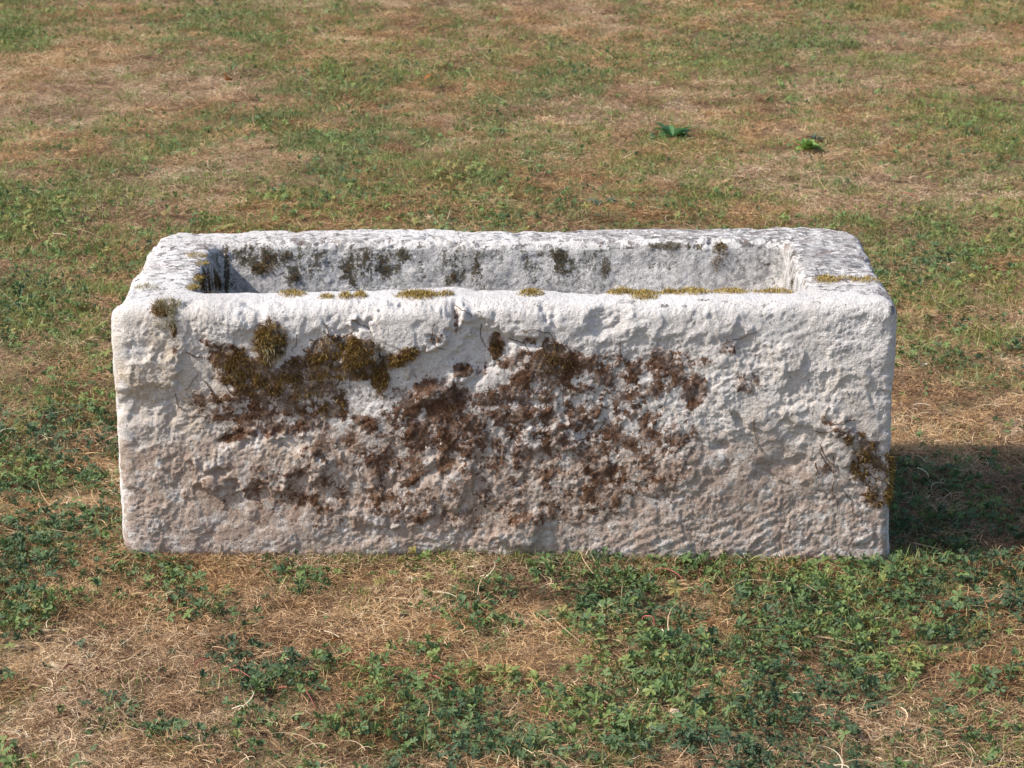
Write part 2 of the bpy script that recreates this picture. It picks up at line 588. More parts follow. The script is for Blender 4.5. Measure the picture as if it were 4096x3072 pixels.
brown = [(500, 775, 50, 32, .95, 20), (560, 800, 60, 40, .95), (560, 840, 60, 36, .9), (640, 790, 60, 24, .8), (740, 755, 80, 36, 1),
         (770, 785, 62, 42, .95), (690, 760, 40, 30, .9), (820, 812, 22, 42, .95), (850, 780, 40, 16, .9), (882, 760, 22, 16, .9),
         (583, 735, 36, 46, .9), (450, 742, 22, 8, .8, 20), (375, 705, 10, 42, .7), (378, 745, 8, 28, .6), (350, 668, 28, 16, .7),
         (520, 880, 90, 50, .66), (590, 885, 75, 60, .72), (700, 860, 62, 50, .66), (640, 910, 70, 40, .6), (545, 922, 66, 25, .7),
         (440, 860, 34, 44, .45), (720, 880, 50, 24, .8), (510, 943, 44, 10, .85, -14), (780, 940, 75, 52, .56), (690, 960, 60, 60, .5),  # the flat tilted ellipse paints the shadow under the left ledge
         (900, 868, 46, 46, .85), (925, 840, 40, 28, .85), (965, 870, 52, 40, .82), (1005, 860, 44, 30, .75), (950, 925, 66, 50, .85),
         (880, 905, 52, 50, .62), (1000, 802, 26, 20, .8), (1072, 748, 18, 32, .95), (1130, 782, 62, 30, .68), (1150, 822, 72, 40, .82),
         (1190, 770, 46, 42, .9), (1212, 795, 40, 42, .9), (1100, 862, 62, 40, .74), (1130, 892, 62, 20, .76), (962, 990, 26, 42, .84),
         (900, 1032, 46, 14, .9, -30), (835, 1000, 55, 42, .62), (1000, 950, 85, 52, .6), (1050, 900, 60, 40, .7), (1145, 738, 20, 12, .7),
         (1290, 802, 32, 30, .72), (1250, 872, 42, 50, .62), (1380, 790, 56, 24, .64), (1436, 782, 32, 30, .85), (1432, 830, 34, 46, .72),
         (1362, 832, 60, 42, .58), (1500, 832, 32, 40, .72), (1506, 782, 40, 18, .5), (1572, 750, 26, 22, .6), (1612, 830, 36, 32, .48),
         (1490, 860, 30, 26, .85), (1300, 980, 72, 62, .6), (1290, 1002, 52, 52, .6), (1310, 1062, 60, 42, .68), (1372, 930, 62, 62, .55),
         (1432, 952, 82, 62, .46), (1240, 1050, 80, 60, .46), (1260, 900, 60, 60, .6), (1130, 920, 430, 150, .50), (1300, 1010, 220, 120, .46), (720, 1060, 330, 90, .37), (620, 850, 190, 80, .46),
         (1050, 1090, 420, 60, .38), (1180, 790, 110, 50, .72), (1320, 800, 150, 40, .58), (1440, 800, 60, 60, .66), (560, 815, 110, 30, .9), (690, 800, 120, 26, .8), (640, 845, 60, 24, .8), (1872, 1000, 46, 60, .62), (1890, 1040, 30, 40, .62), (1850, 950, 34, 26, .62), (1800, 925, 40, 16, .5, 40),
         (1918, 1030, 12, 66, .9), (1885, 1075, 34, 26, .55), (1800, 1010, 40, 14, .45), (940, 730, 22, 14, .55), (985, 690, 6, 40, .5)]
moss = blobs(brown, front)
moss = np.maximum(moss, blobs([(1918, 1030, 22, 66, 1.0)], (SD == 2) * (ZN <= 1)))
ragq = 0.75 * fbm(Q, 0.034, 5, 33, 0.7)
moss = np.where(moss > 0.02, (moss + 0.05) * 1.0 + ragq * np.minimum(moss * 2.2, 1), 0)
goldlist = [(583, 735, 60, 60, 1), (560, 800, 150, 60, .75), (770, 775, 140, 70, 1), (700, 850, 100, 60, .7), (362, 690, 60, 70, .8),
            (1890, 1010, 90, 110, 1), (1190, 770, 50, 40, .5), (1072, 748, 22, 30, .5)]
gold = blobs(goldlist, front + (SD == 2))
inwall = ((ZN >= 4)).astype(float)
inmoss_shade = blobs([(545, 552, 64, 24, .95), (560, 575, 38, 28, 1.0), (610, 560, 40, 24, .9), (620, 590, 32, 30, .95), (660, 560, 34, 40, .7),
                (740, 585, 40, 34, .62), (790, 545, 44, 18, .66), (775, 605, 44, 20, .6), (870, 565, 40, 40, .45), (1000, 570, 60, 34, .55),
                (1005, 592, 24, 18, .6), (1210, 560, 30, 26, .6), (1180, 538, 30, 12, .55), (1320, 545, 40, 14, .45), (1440, 530, 40, 12, .7),
                (1500, 532, 30, 10, .7), (1552, 540, 24, 20, .85), (1560, 570, 16, 22, .8), (1650, 575, 26, 14, .45), (720, 545, 30, 16, .5),
                (1000, 575, 520, 52, .46), (490, 575, 7, 70, .72), (1650, 610, 60, 14, .4), (520, 615, 26, 18, .6)], inwall * (SD == 3))  # the thin upright ellipse paints the shadow stripe in the left corner
inmoss_shade = np.maximum(inmoss_shade, blobs([(450, 610, 34, 34, .8), (478, 560, 16, 36, .6), (1712, 590, 10, 60, .5)], inwall * ((SD == 4) | (SD == 2) | (SD == 1))))  # shade of the left inner wall painted in along with its moss
strk = fbm(Q * [1, 1, 0.28], 0.026, 4, 34, 0.6)
inmoss_shade = np.where(inmoss_shade > 0.02, inmoss_shade * 0.95 + (0.7 * ragq + 0.7 * strk) * np.minimum(inmoss_shade * 2, 1), 0)
# water-grey film inside the basin
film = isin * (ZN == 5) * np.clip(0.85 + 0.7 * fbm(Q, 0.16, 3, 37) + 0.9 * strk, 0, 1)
# lichen specks on the rim
spk = (ZN >= 2) * (ZN <= 4) * np.clip(0.26 + 0.12 * np.clip((PX2 - 300) / 1500, 0, 1) + 0.25 * fbm(Q, 0.12, 3, 38), 0.08, 0.9)
spk += 0.18 * blobs([(1790, 540, 110, 70, 1), (1500, 505, 330, 14, 1)], top) + 0.14 * blobs([(400, 560, 90, 60, 1), (700, 515, 250, 14, 1)], top)
spk *= 1 - 0.80 * np.repeat(((arc < s_out + 0.09)[:, None] * (side == 1)[None, :]).astype(float), 1, 1)
spk += 0.5 * blobs([(1437, 660, 12, 4, 1), (1520, 648, 16, 4, 1), (1565, 652, 14, 4, 1), (1350, 652, 30, 5, .9), (1650, 660, 10, 3, 1), (1480, 662, 9, 3, 1), (1925, 672, 10, 12, 1)], top * (SD == 1))
cream = front * np.clip(blobs([(330, 900, 190, 230, .95), (560, 1040, 380, 150, .95), (1000, 1080, 700, 120, .8), (1500, 1090, 420, 110, .8), (1700, 900, 240, 160, .45)], front)
                        * (0.8 + 0.9 * fbm(Q, 0.07, 3, 39)), 0, 1)
dirt = front * np.clip(sstep(840, 1150, PY2) * 0.95 + 0.45 * sstep(900, 700, np.abs(PX2 - 950)) * sstep(850, 1000, PY2)
                       + 0.5 * fbm(Q, 0.11, 4, 40), 0, 1) * sstep(720, 940, PY2)
dirt = np.maximum(dirt, (SD == 1) * (ZN <= 1) * sstep(0.07, 0.0, G[..., 2] + 0.03 * fbm(wob, 0.08, 3, 44)) * 0.95)
# moss stands proud of the stone
P = P + N1 * ((0.0008 + 0.0016 * gold + 0.002 * fbm(Q, 0.010, 3, 43)) * sstep(0.5, 0.9, moss))[..., None]
N1 = grid_normals(P)

vi = np.arange(nt_ * ns_).reshape(nt_, ns_)
a_, b_ = vi[:-1], np.roll(vi, -1, 1)[:-1]
c_, d_ = np.roll(vi, -1, 1)[1:], vi[1:]
quads = np.stack([a_, b_, c_, d_], -1).reshape(-1, 4)
tme = mesh_from('stone_trough', P.reshape(-1, 3), [quads, vi[-1][None, :]],
                dict(moss=moss.ravel(), gold=gold.ravel(), inmoss_shade=inmoss_shade.ravel(), film=film.ravel(), speck=np.clip(spk, 0, 1).ravel(),
                     cream=cream.ravel(), dirt=dirt.ravel()))
m = NT('weathered_limestone')
co = m.coord()
nA, nB = m.noise(co, 7, 5, 0.6), m.noise(co, 34, 5, 0.65)
nC, nD = m.noise(co, 130, 4, 0.6), m.noise(co, 420, 3, 0.6)
c = m.mix(m.ss(nA, 0.35, 0.68), (0.81, 0.78, 0.755), (0.70, 0.66, 0.63))
c = m.mix(m.math('MULTIPLY', m.ss(nB, 0.28, 0.58), m.attr('cream')), c, (0.66, 0.55, 0.43))
c = m.mix(m.math('MULTIPLY', m.ss(m.math('ADD', m.math('MULTIPLY', nB, 0.6), m.math('MULTIPLY', nC, 0.4)), 0.34, 0.58), m.attr('dirt')), c, (0.46, 0.345, 0.28))
c = m.mix(m.ss(nC, 0.50, 0.68, 0.0, 0.28), c, (0.50, 0.43, 0.38))
c = m.mix(m.ss(nD, 0.53, 0.66, 0.0, 0.28), c, (0.42, 0.36, 0.31))
c = m.mix(m.ss(m.noise(co, 170, 2, 0.5), 0.66, 0.72, 0.0, 0.7), c, (0.16, 0.12, 0.10))
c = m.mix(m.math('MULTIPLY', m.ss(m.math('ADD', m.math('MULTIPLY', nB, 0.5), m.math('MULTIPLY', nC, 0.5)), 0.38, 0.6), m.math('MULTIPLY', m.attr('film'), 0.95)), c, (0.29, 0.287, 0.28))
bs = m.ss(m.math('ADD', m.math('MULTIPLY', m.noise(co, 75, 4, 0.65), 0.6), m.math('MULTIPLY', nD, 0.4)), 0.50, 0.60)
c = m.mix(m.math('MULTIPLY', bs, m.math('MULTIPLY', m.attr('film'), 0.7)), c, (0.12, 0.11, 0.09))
# lichen specks
sa_ = m.math('ADD', m.math('MULTIPLY', m.noise(co, 62, 3, 0.6), 0.72), m.math('MULTIPLY', m.noise(co, 210, 2, 0.5), 0.28))
sp = m.ss(m.math('ADD', sa_, m.math('MULTIPLY', m.attr('speck'), 0.40)), 0.645, 0.69)
spc = m.mix(m.ss(m.noise(co, 21, 3), 0.46, 0.56), (0.115, 0.11, 0.11), (0.17, 0.125, 0.105))
spc = m.mix(m.ss(m.noise(co, 90, 2), 0.45, 0.6), spc, (0.34, 0.32, 0.315))
c = m.mix(m.math('MULTIPLY', sp, m.ss(m.noise(co, 33, 3), 0.36, 0.62, 0.45, 0.92)), c, spc)
# moss stain plus one painted ledge shadow, ragged at every scale, over a thin rusty wash
wash = m.math('MULTIPLY', m.ss(m.attr('moss'), 0.12, 0.85), m.ss(m.math('ADD', m.math('MULTIPLY', nB, 0.5), m.math('MULTIPLY', nC, 0.5)), 0.36, 0.60, 0.15, 0.75))
c = m.mix(wash, c, (0.33, 0.205, 0.135))
rag = m.math('ADD', m.math('MULTIPLY', m.math('SUBTRACT', m.noise(co, 85, 5, 0.7), 0.5), 1.9),
             m.math('MULTIPLY', m.math('SUBTRACT', m.noise(co, 260, 3, 0.6), 0.5), 1.1))
mm = m.ss(m.math('ADD', m.attr('moss'), rag), 0.44, 0.66)
mcol = m.ramp(m.noise(co, 260, 4, 0.7), [(0.3, (0.045, 0.020, 0.011)), (0.5, (0.118, 0.054, 0.028)), (0.7, (0.24, 0.125, 0.070))])
gcol = m.ramp(m.noise(co, 240, 4, 0.7), [(0.3, (0.035, 0.018, 0.008)), (0.52, (0.095, 0.052, 0.017)), (0.72, (0.24, 0.15, 0.045))])
mcol = m.mix(m.math('MULTIPLY', m.attr('gold'), 0.8), mcol, gcol)
thin = m.ss(m.noise(co, 38, 4), 0.35, 0.6, 0.55, 0.97)
c = m.mix(m.math('MULTIPLY', mm, thin), c, mcol)
mi = m.ss(m.math('ADD', m.attr('inmoss_shade'), rag), 0.42, 0.80)
icol = m.ramp(m.noise(co, 200, 4, 0.7), [(0.3, (0.025, 0.020, 0.012)), (0.55, (0.085, 0.072, 0.035)), (0.75, (0.17, 0.13, 0.06))])
c = m.mix(m.math('MULTIPLY', mi, 0.85), c, icol)
hh = m.math('ADD', m.math('MULTIPLY', nC, 1.0), m.math('MULTIPLY', nD, 0.7))
hh = m.math('ADD', hh, m.math('MULTIPLY', nB, 0.9))
hh = m.math('ADD', hh, m.math('MULTIPLY', m.noise(co, 230, 5, 0.75), 1.5))
bp = m.n('ShaderNodeBump')
bp.inputs['Strength'].default_value = 0.9
bp.inputs['Distance'].default_value = 0.0045
m.set(bp.inputs['Height'], hh)
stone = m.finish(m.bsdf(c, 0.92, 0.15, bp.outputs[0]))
trough = link('stone_trough', tme, stone, category='stone trough',
              label='long weathered white limestone trough with brown moss stains, standing on the dry lawn')

# ------------------------------------------------------------------ moss strands, tufts, cushions, rootlets on the stone
m = NT('moss_strands')
rn = m.attr('rnd')
gd = m.attr('hue')
mc = m.mix(gd, m.ramp(rn, [(0, (0.04, 0.022, 0.015)), (0.6, (0.10, 0.055, 0.032)), (1, (0.24, 0.14, 0.08))]),
           m.ramp(rn, [(0, (0.05, 0.027, 0.008)), (0.5, (0.17, 0.095, 0.022)), (0.85, (0.34, 0.22, 0.06)), (1, (0.58, 0.45, 0.18))]))
moss_mat = leafy(m, mc, 0.15, 0.8, 0.1)
m = NT('golden_moss')
mc = m.ramp(m.attr('rnd'), [(0, (0.10, 0.06, 0.016)), (0.45, (0.33, 0.22, 0.055)), (0.8, (0.50, 0.38, 0.12)), (1, (0.66, 0.55, 0.26))])
gold_mat = leafy(m, mc, 0.15, 0.8, 0.1)
m = NT('pale_lichen')
mc = m.ramp(m.attr('rnd'), [(0, (0.11, 0.085, 0.035)), (0.5, (0.30, 0.25, 0.13)), (1, (0.55, 0.50, 0.33))])
lichen_mat = leafy(m, mc, 0.15, 0.8, 0.1)


def strands(base, nrm, length, width, lift, down, rg, nseg=3):
    """thin curled ribbons growing from base points; returns verts, faces, random per vertex"""
    n = len(base)
    d = rg.normal(size=(n, 3)) * 0.75 + nrm * lift + np.array([0, 0, -1]) * down
    d /= np.linalg.norm(d, axis=1, keepdims=True)
    p = base.copy()
    sidev = rg.normal(size=(n, 3))
    rows = []
    L = (length * rg.uniform(0.5, 1.3, n))[:, None]
    wd = (width * rg.uniform(0.6, 1.3, n))[:, None]
    for s in range(nseg + 1):
        sv = np.cross(d, sidev)
        sv /= np.maximum(np.linalg.norm(sv, axis=1, keepdims=True), 1e-6)
        w_ = wd * (1 - 0.75 * s / nseg)
        rows.append((p - sv * w_ / 2, p + sv * w_ / 2))
        p = p + d * L / nseg
        d = d + rg.normal(size=(n, 3)) * 0.45 + nrm * 0.15 + np.array([0, 0, -1]) * down * 0.3
        d /= np.linalg.norm(d, axis=1, keepdims=True)
    V = np.stack([v for r in rows for v in r], 1)        # n, 2(nseg+1), 3
    kk = V.shape[1]
    off = (np.arange(n) * kk)[:, None]
    F = np.concatenate([off + np.array([[2 * s, 2 * s + 1, 2 * s + 3, 2 * s + 2]]) for s in range(nseg)], 0)
    rv = np.repeat(rg.random(n), kk)
    return V.reshape(-1, 3), F, rv


def pick(weight, n, rg):
    w = weight.ravel()
    s = w.sum()
    if s <= 0:
        return np.zeros(0, int)
    return rg.choice(len(w), size=n, p=w / s)


PF, NFm = P.reshape(-1, 3), N1.reshape(-1, 3)
rg = np.random.default_rng(3)
cellA = np.linalg.norm(np.cross(np.roll(P, -1, 1) - P, np.roll(P, -1, 0) - P), axis=-1)
wgt = np.clip(moss - 0.62, 0, 1) * (0.22 + gold) * cellA * (ZN < 3) * (0.2 + sstep(-0.1, 0.25, fbm(Q, 0.02, 2, 51)))
ids = pick(wgt, 14000, rg)
V, F, rv = strands(PF[ids] + NFm[ids] * 0.0005, NFm[ids], 0.009, 0.0008, 0.7, 0.5, rg)
hue = np.repeat(np.clip(gold.ravel()[ids] + rg.normal(0, 0.15, len(ids)), 0, 1), 8)
link('moss_carpet', mesh_from('moss_carpet', V, [F], {'rnd': rv, 'hue': hue}), moss_mat, trough, kind='stuff',
     label='brown and golden moss strands matted over the rough front face')
wgt = np.clip(inmoss_shade - 0.66, 0, 1) * cellA * (ZN >= 4)
ids = pick(wgt, 1800, rg)
V, F, rv = strands(PF[ids] + NFm[ids] * 0.0005, NFm[ids], 0.007, 0.0010, 0.9, 0.6, rg)
link('basin_moss', mesh_from('basin_moss', V, [F], {'rnd': rv * 0.55, 'hue': np.full(len(rv), 0.75)}), moss_mat, trough, kind='stuff',
     label='olive moss clinging to the inner walls of the basin')


def tuft(name, cx, cy, rx, ry, n, length, region, mat, lift=1.2, down=0.0, hue=1.0, width=0.0009, label=None, pile=0.004):
    e = ell(cx, cy, rx, ry)
    wg = np.where(e < 1.15, np.clip(1.2 - e, 0, 1), 0) * region * cellA
    if name != 'moss_cushion':
        n = int(n * 0.7)
    wg = wg * (1.0 if name == 'moss_cushion' else 0.15 + sstep(-0.12, 0.12, fbm(Q, 0.016, 3, 91)))
    ids = pick(wg, n, rg)
    if not len(ids):
        return
    h = (np.clip(1 - e.ravel()[ids], 0, 1) * pile)[:, None] * rg.random((len(ids), 1))
    V, F, rv = strands(PF[ids] + NFm[ids] * (0.0003 + h), NFm[ids], length, width, lift, down, rg)
    o = link(name, mesh_from(name, V, [F], {'rnd': rv, 'hue': np.full(len(rv), hue)}), mat, trough)
    if label:
        o['label'] = label


topreg = ((ZN >= 2) & (ZN <= 4)).astype(float)
for cx, cy, rx, ry, n in [(632, 637, 32, 6, 420), (705, 643, 16, 4, 170), (746, 641, 14, 7, 240), (778, 640, 14, 7, 280), (905, 639, 48, 9, 1100), (965, 637, 18, 4, 160),
                          (1146, 635, 28, 6, 420), (1340, 630, 34, 7, 560), (1392, 640, 30, 12, 700), (1440, 631, 24, 5, 260), (1492, 632, 46, 6, 650),
                          (1580, 630, 42, 5, 480), (1672, 631, 42, 5, 420), (1785, 605, 30, 8, 420), (1868, 607, 32, 5, 300), (1828, 603, 24, 4, 130)]:
    tuft('moss_cushion', cx, cy, rx, ry, n, 0.0065, topreg * (P[..., 1] < 0.25) * ((ZN <= 3) | (N1[..., 2] > 0.6)), gold_mat, 1.3, 0.0, 1.0, 0.0013, pile=0.008)
for cx, cy, rx, ry, n in [(428, 603, 14, 8, 260), (418, 622, 16, 7, 260), (425, 553, 24, 5, 190), (437, 571, 16, 4, 100)]:
    tuft('moss_cushion', cx, cy, rx, ry, n, 0.007, topreg, gold_mat, 1.3, 0.0, 1.0)
tuft('lichen_tuft', 318, 622, 26, 8, 200, 0.008, topreg, lichen_mat, 1.2)
tuft('lichen_tuft', 362, 662, 38, 18, 900, 0.009, front, lichen_mat, 1.1, 0.5, label='pale dry lichen hanging over the left end of the front edge')
tuft('lichen_tuft', 360, 690, 26, 26, 350, 0.009, front, lichen_mat, 1.0, 0.6)
tuft('moss_tuft', 583, 737, 36, 44, 1300, 0.011, front, moss_mat, 1.5, 0.4, 0.95, 0.0011, 'round shaggy olive moss tuft bulging from the front face', 0.016)
tuft('lichen_tuft', 584, 748, 30, 34, 220, 0.016, front, lichen_mat, 1.6, 0.4, pile=0.020)
tuft('moss_tuft', 880, 760, 20, 16, 420, 0.010, front, moss_mat, 1.4, 0.2, 0.9, pile=0.010)
tuft('moss_tuft', 770, 775, 78, 36, 1000, 0.009, front, moss_mat, 0.8, 0.6, 0.75, pile=0.003)
tuft('moss_tuft', 530, 790, 64, 28, 420, 0.009, front, moss_mat, 1.1, 0.6, 0.7, pile=0.004)
tuft('moss_tuft', 660, 812, 64, 20, 380, 0.009, front, moss_mat, 1.1, 0.6, 0.7, pile=0.004)
tuft('moss_tuft', 825, 812, 18, 42, 500, 0.011, front, moss_mat, 1.2, 0.6, 0.85, pile=0.008)
tuft('moss_tuft', 1072, 748, 16, 32, 220, 0.007, front, moss_mat, 0.8, 0.5, 0.35, pile=0.003)
tuft('moss_tuft', 1205, 790, 46, 50, 420, 0.007, front, moss_mat, 0.7, 0.5, 0.2, pile=0.002)
tuft('moss_tuft', 1918, 1030, 11, 70, 900, 0.007, ((SD <= 2) & (ZN <= 1)).astype(float), gold_mat, 1.4, 0.4, 1.0, label='golden moss fringe down the right front corner', pile=0.006)
tuft('moss_tuft', 1880, 1000, 50, 64, 330, 0.009, front, moss_mat, 0.6, 0.3, 0.85, pile=0.001)
tuft('moss_tuft', 1554, 552, 18, 34, 420, 0.007, (ZN >= 4).astype(float) * (SD == 3), moss_mat, 1.2, 0.5, 0.8)
tuft('moss_tuft', 570, 575, 36, 20, 500, 0.007, (ZN >= 4).astype(float) * (SD == 3), moss_mat, 1.2, 0.5, 0.7)


def tube(pts, rad, nside=4):
    pts = np.asarray(pts, float)
    n = len(pts)
    tg = np.gradient(pts, axis=0)
    tg /= np.maximum(np.linalg.norm(tg, axis=1, keepdims=True), 1e-9)
    up = np.array([0.13, 0.31, 0.94])
    a = np.cross(tg, up)
    a /= np.maximum(np.linalg.norm(a, axis=1, keepdims=True), 1e-9)
    b = np.cross(tg, a)
    rad = np.broadcast_to(rad, (n,))
    V = np.concatenate([pts + rad[:, None] * (math.cos(t) * a + math.sin(t) * b) for t in np.arange(nside) * 2 * math.pi / nside])
    F = []
    for s in range(nside):
        i0, i1 = s * n + np.arange(n - 1), ((s + 1) % nside) * n + np.arange(n - 1)
        F.append(np.stack([i0, i1, i1 + 1, i0 + 1], 1))
    return V, np.concatenate(F)


fi = np.where((front.ravel() > 0))[0]
fpx, fpy = PX2.ravel()[fi], PY2.ravel()[fi]


def on_front(x, y):
    j = fi[np.argmin((fpx - x) ** 2 + (fpy - y) ** 2)]
    return PF[j] + NFm[j] * 0.0012


m = NT('dead_rootlet')
root_mat = m.finish(m.bsdf(m.ramp(m.noise(m.coord(), 60), [(0.3, (0.06, 0.032, 0.02)), (0.7, (0.17, 0.10, 0.045))]), 0.85, 0.1))
rr = random.Random(5)
starts = [(445, 735), (460, 790), (430, 800), (400, 760), (520, 830), (470, 860), (700, 715), (760, 690), (720, 730), (940, 700), (930, 730), (985, 660),
          (1130, 715), (1340, 740), (1560, 745), (1790, 880), (1760, 930), (1770, 960), (1800, 985), (1760, 1000), (1840, 900), (905, 940), (915, 950),
          (820, 1010), (860, 1040), (1250, 950), (1040, 700), (410, 900), (380, 850), (1630, 900), (440, 820), (455, 840), (480, 800), (500, 850), (1780, 900), (1830, 940), (1850, 1020), (1800, 1040), (1820, 1060), (1770, 980), (640, 720), (700, 700), (1100, 730), (1180, 730), (860, 1000), (780, 1000)]
for x, y in starts:
    ang = rr.uniform(-0.3, 2.0)
    pts = []
    for s in range(rr.randint(9, 16)):
        pts.append(on_front(x, y))
        ang += rr.gauss(0, 0.28)
        x += math.cos(ang) * 5.5
        y += math.sin(ang) * 5.5
    V, F = tube(pts, np.linspace(0.0008, 0.0004, len(pts)), 4)
    link('rootlet', mesh_from('rootlet', V, [F]), root_mat, trough)

# ------------------------------------------------------------------ lawn: blades and leaves
def blade_cloud(rg, n, radius, len_rng, w_rng, tilt_rng, z_rng, bend, nseg=3):
    """n curved grass blades over a round patch"""
    r = radius * np.sqrt(rg.random(n))
    a = rg.random(n) * 2 * math.pi
    p = np.stack([r * np.cos(a), r * np.sin(a), rg.uniform(*z_rng, n)], 1)
    az = rg.random(n) * 2 * math.pi
    el = np.radians(rg.uniform(*tilt_rng, n))
    L = rg.uniform(*len_rng, n)
    w = rg.uniform(*w_rng, n)
    bd = rg.normal(bend, abs(bend) * 0.6 + 0.1, n)
    yaw = rg.normal(0, 0.25, n)
    roll = rg.uniform(-0.9, 0.9, n)
    rows = []
    for s in range(nseg + 1):
        d = np.stack([np.cos(az) * np.cos(el), np.sin(az) * np.cos(el), np.sin(el)], 1)
        sv = np.stack([-np.sin(az) * np.cos(roll), np.cos(az) * np.cos(roll), np.sin(roll)], 1)
        ww = (w * (1 - (s / nseg) ** 2 * 0.85))[:, None]
        rows += [p - sv * ww / 2, p + sv * ww / 2]
        p = p + d * (L / nseg)[:, None]
        p[:, 2] = np.maximum(p[:, 2], 0.001)
        el = el - bd / nseg
        az = az + yaw
    V = np.stack(rows, 1)
    kk = V.shape[1]
    off = (np.arange(n) * kk)[:, None]
    F = np.concatenate([off + np.array([[2 * s, 2 * s + 1, 2 * s + 3, 2 * s + 2]]) for s in range(nseg)])
    return V.reshape(-1, 3), F, np.repeat(rg.random(n), kk)


def leaf_mesh(rg, nl=5, size=0.015, fold=0.35, droop=0.5, spread=0.0):
    """palmate cinquefoil leaf: toothed leaflets folded along the midrib, on a short stalk"""
    V, F, rv = [], [], []
    angs = np.radians({5: [-112, -56, 0, 56, 112], 3: [-80, 0, 80]}[nl])
    ts = np.array([0.0, 0.22, 0.40, 0.50, 0.64, 0.74, 0.87, 1.0])
    ws = np.array([0.02, 0.09, 0.18, 0.15, 0.255, 0.19, 0.21, 0.03])
    hub = np.array([0, 0, 0.0])
    for a in angs:
        L = size * (1.0 if abs(a) < 0.1 else 0.9 if abs(a) < 1.2 else 0.72) * rg.uniform(0.88, 1.12)
        rise = rg.uniform(-0.1, 0.45) + spread
        dv = np.array([math.sin(a), math.cos(a), 0])
        sv = np.array([math.cos(a), -math.sin(a), 0])
        k = len(V)
        x = z = 0.0
        prev = 0.0
        fo = fold * rg.uniform(0.5, 1.5)
        for t, w in zip(ts, ws):
            el = rise - droop * t * rg.uniform(0.8, 1.2)
            x += math.cos(el) * (t - prev) * L
            z += math.sin(el) * (t - prev) * L
            prev = t
            mid = hub + dv * x + np.array([0, 0, z])
            e = w * L
            V += [mid - sv * e + np.array([0, 0, e * fo]), mid, mid + sv * e + np.array([0, 0, e * fo])]
            rv += [0.55, 0.9, 0.55]
        for s in range(len(ts) - 1):
            b = k + 3 * s
            F += [[b, b + 1, b + 4, b + 3], [b + 1, b + 2, b + 5, b + 4]]
    k = len(V)
    for t in np.linspace(0, 1, 4):
        q = np.array([0.004 * t * t, -0.012 * t, -0.022 * t])
        V += [q + [-0.0005, 0, 0], q + [0.0005, 0, 0]]
        rv += [0.2, 0.2]
    for s in range(3):
        b = k + 2 * s
        F.append([b, b + 1, b + 3, b + 2])
    return np.array(V), np.array(F), np.array(rv)


m = NT('dry_grass')
ti = m.attr('tint', 'INSTANCER')
rn = m.math('ADD', m.math('MULTIPLY', m.attr('rnd'), 0.85), m.math('SUBTRACT', m.attr('val', 'INSTANCER'), 0.42))
cd = m.ramp(rn, [(0.0, (0.14, 0.085, 0.055)), (0.25, (0.29, 0.185, 0.115)), (0.55, (0.48, 0.33, 0.205)), (0.85, (0.62, 0.465, 0.305)), (1.0, (0.76, 0.65, 0.48))])
cd2 = m.ramp(rn, [(0.0, (0.13, 0.068, 0.034)), (0.25, (0.30, 0.165, 0.075)), (0.55, (0.49, 0.295, 0.135)), (0.85, (0.64, 0.44, 0.22)), (1.0, (0.72, 0.57, 0.35))])
dry_mat = leafy(m, m.mix(ti, cd, cd2), 0.22, 0.6, 0.2)
m = NT('green_grass')
ti = m.attr('tint', 'INSTANCER')
rn = m.attr('rnd')
cg = m.ramp(rn, [(0.0, (0.11, 0.140, 0.030)), (0.45, (0.205, 0.255, 0.058)), (0.8, (0.32, 0.34, 0.10)), (1.0, (0.48, 0.42, 0.21))])
cg2 = m.ramp(rn, [(0.0, (0.10, 0.135, 0.040)), (0.55, (0.175, 0.235, 0.072)), (1.0, (0.36, 0.34, 0.17))])
grass_mat = leafy(m, m.mix(ti, cg, cg2), 0.32, 0.5, 0.3)
m = NT('cinquefoil_leaf')
ti = m.attr('tint', 'INSTANCER')
rn = m.attr('rnd')
cl = m.ramp(ti, [(0.0, (0.054, 0.092, 0.047)), (0.35, (0.092, 0.150, 0.060)), (0.7, (0.155, 0.225, 0.062)), (0.93, (0.22, 0.26, 0.075)), (1.0, (0.28, 0.23, 0.07))])
cl = m.mix(m.ss(rn, 0.6, 0.95, 0, 0.25), cl, (0.14, 0.20, 0.10))
leaf_mat = leafy(m, cl, 0.22, 0.55, 0.25)


def proto_coll(name, meshes, mat):
    c = bpy.data.collections.new(name)
    for i, (V, F, rv) in enumerate(meshes):
        me = mesh_from(name, V, [F], {'rnd': rv})
        me.materials.append(mat)
        o = bpy.data.objects.new(name + '_kind_%02d' % i, me)
        c.objects.link(o)
    return c


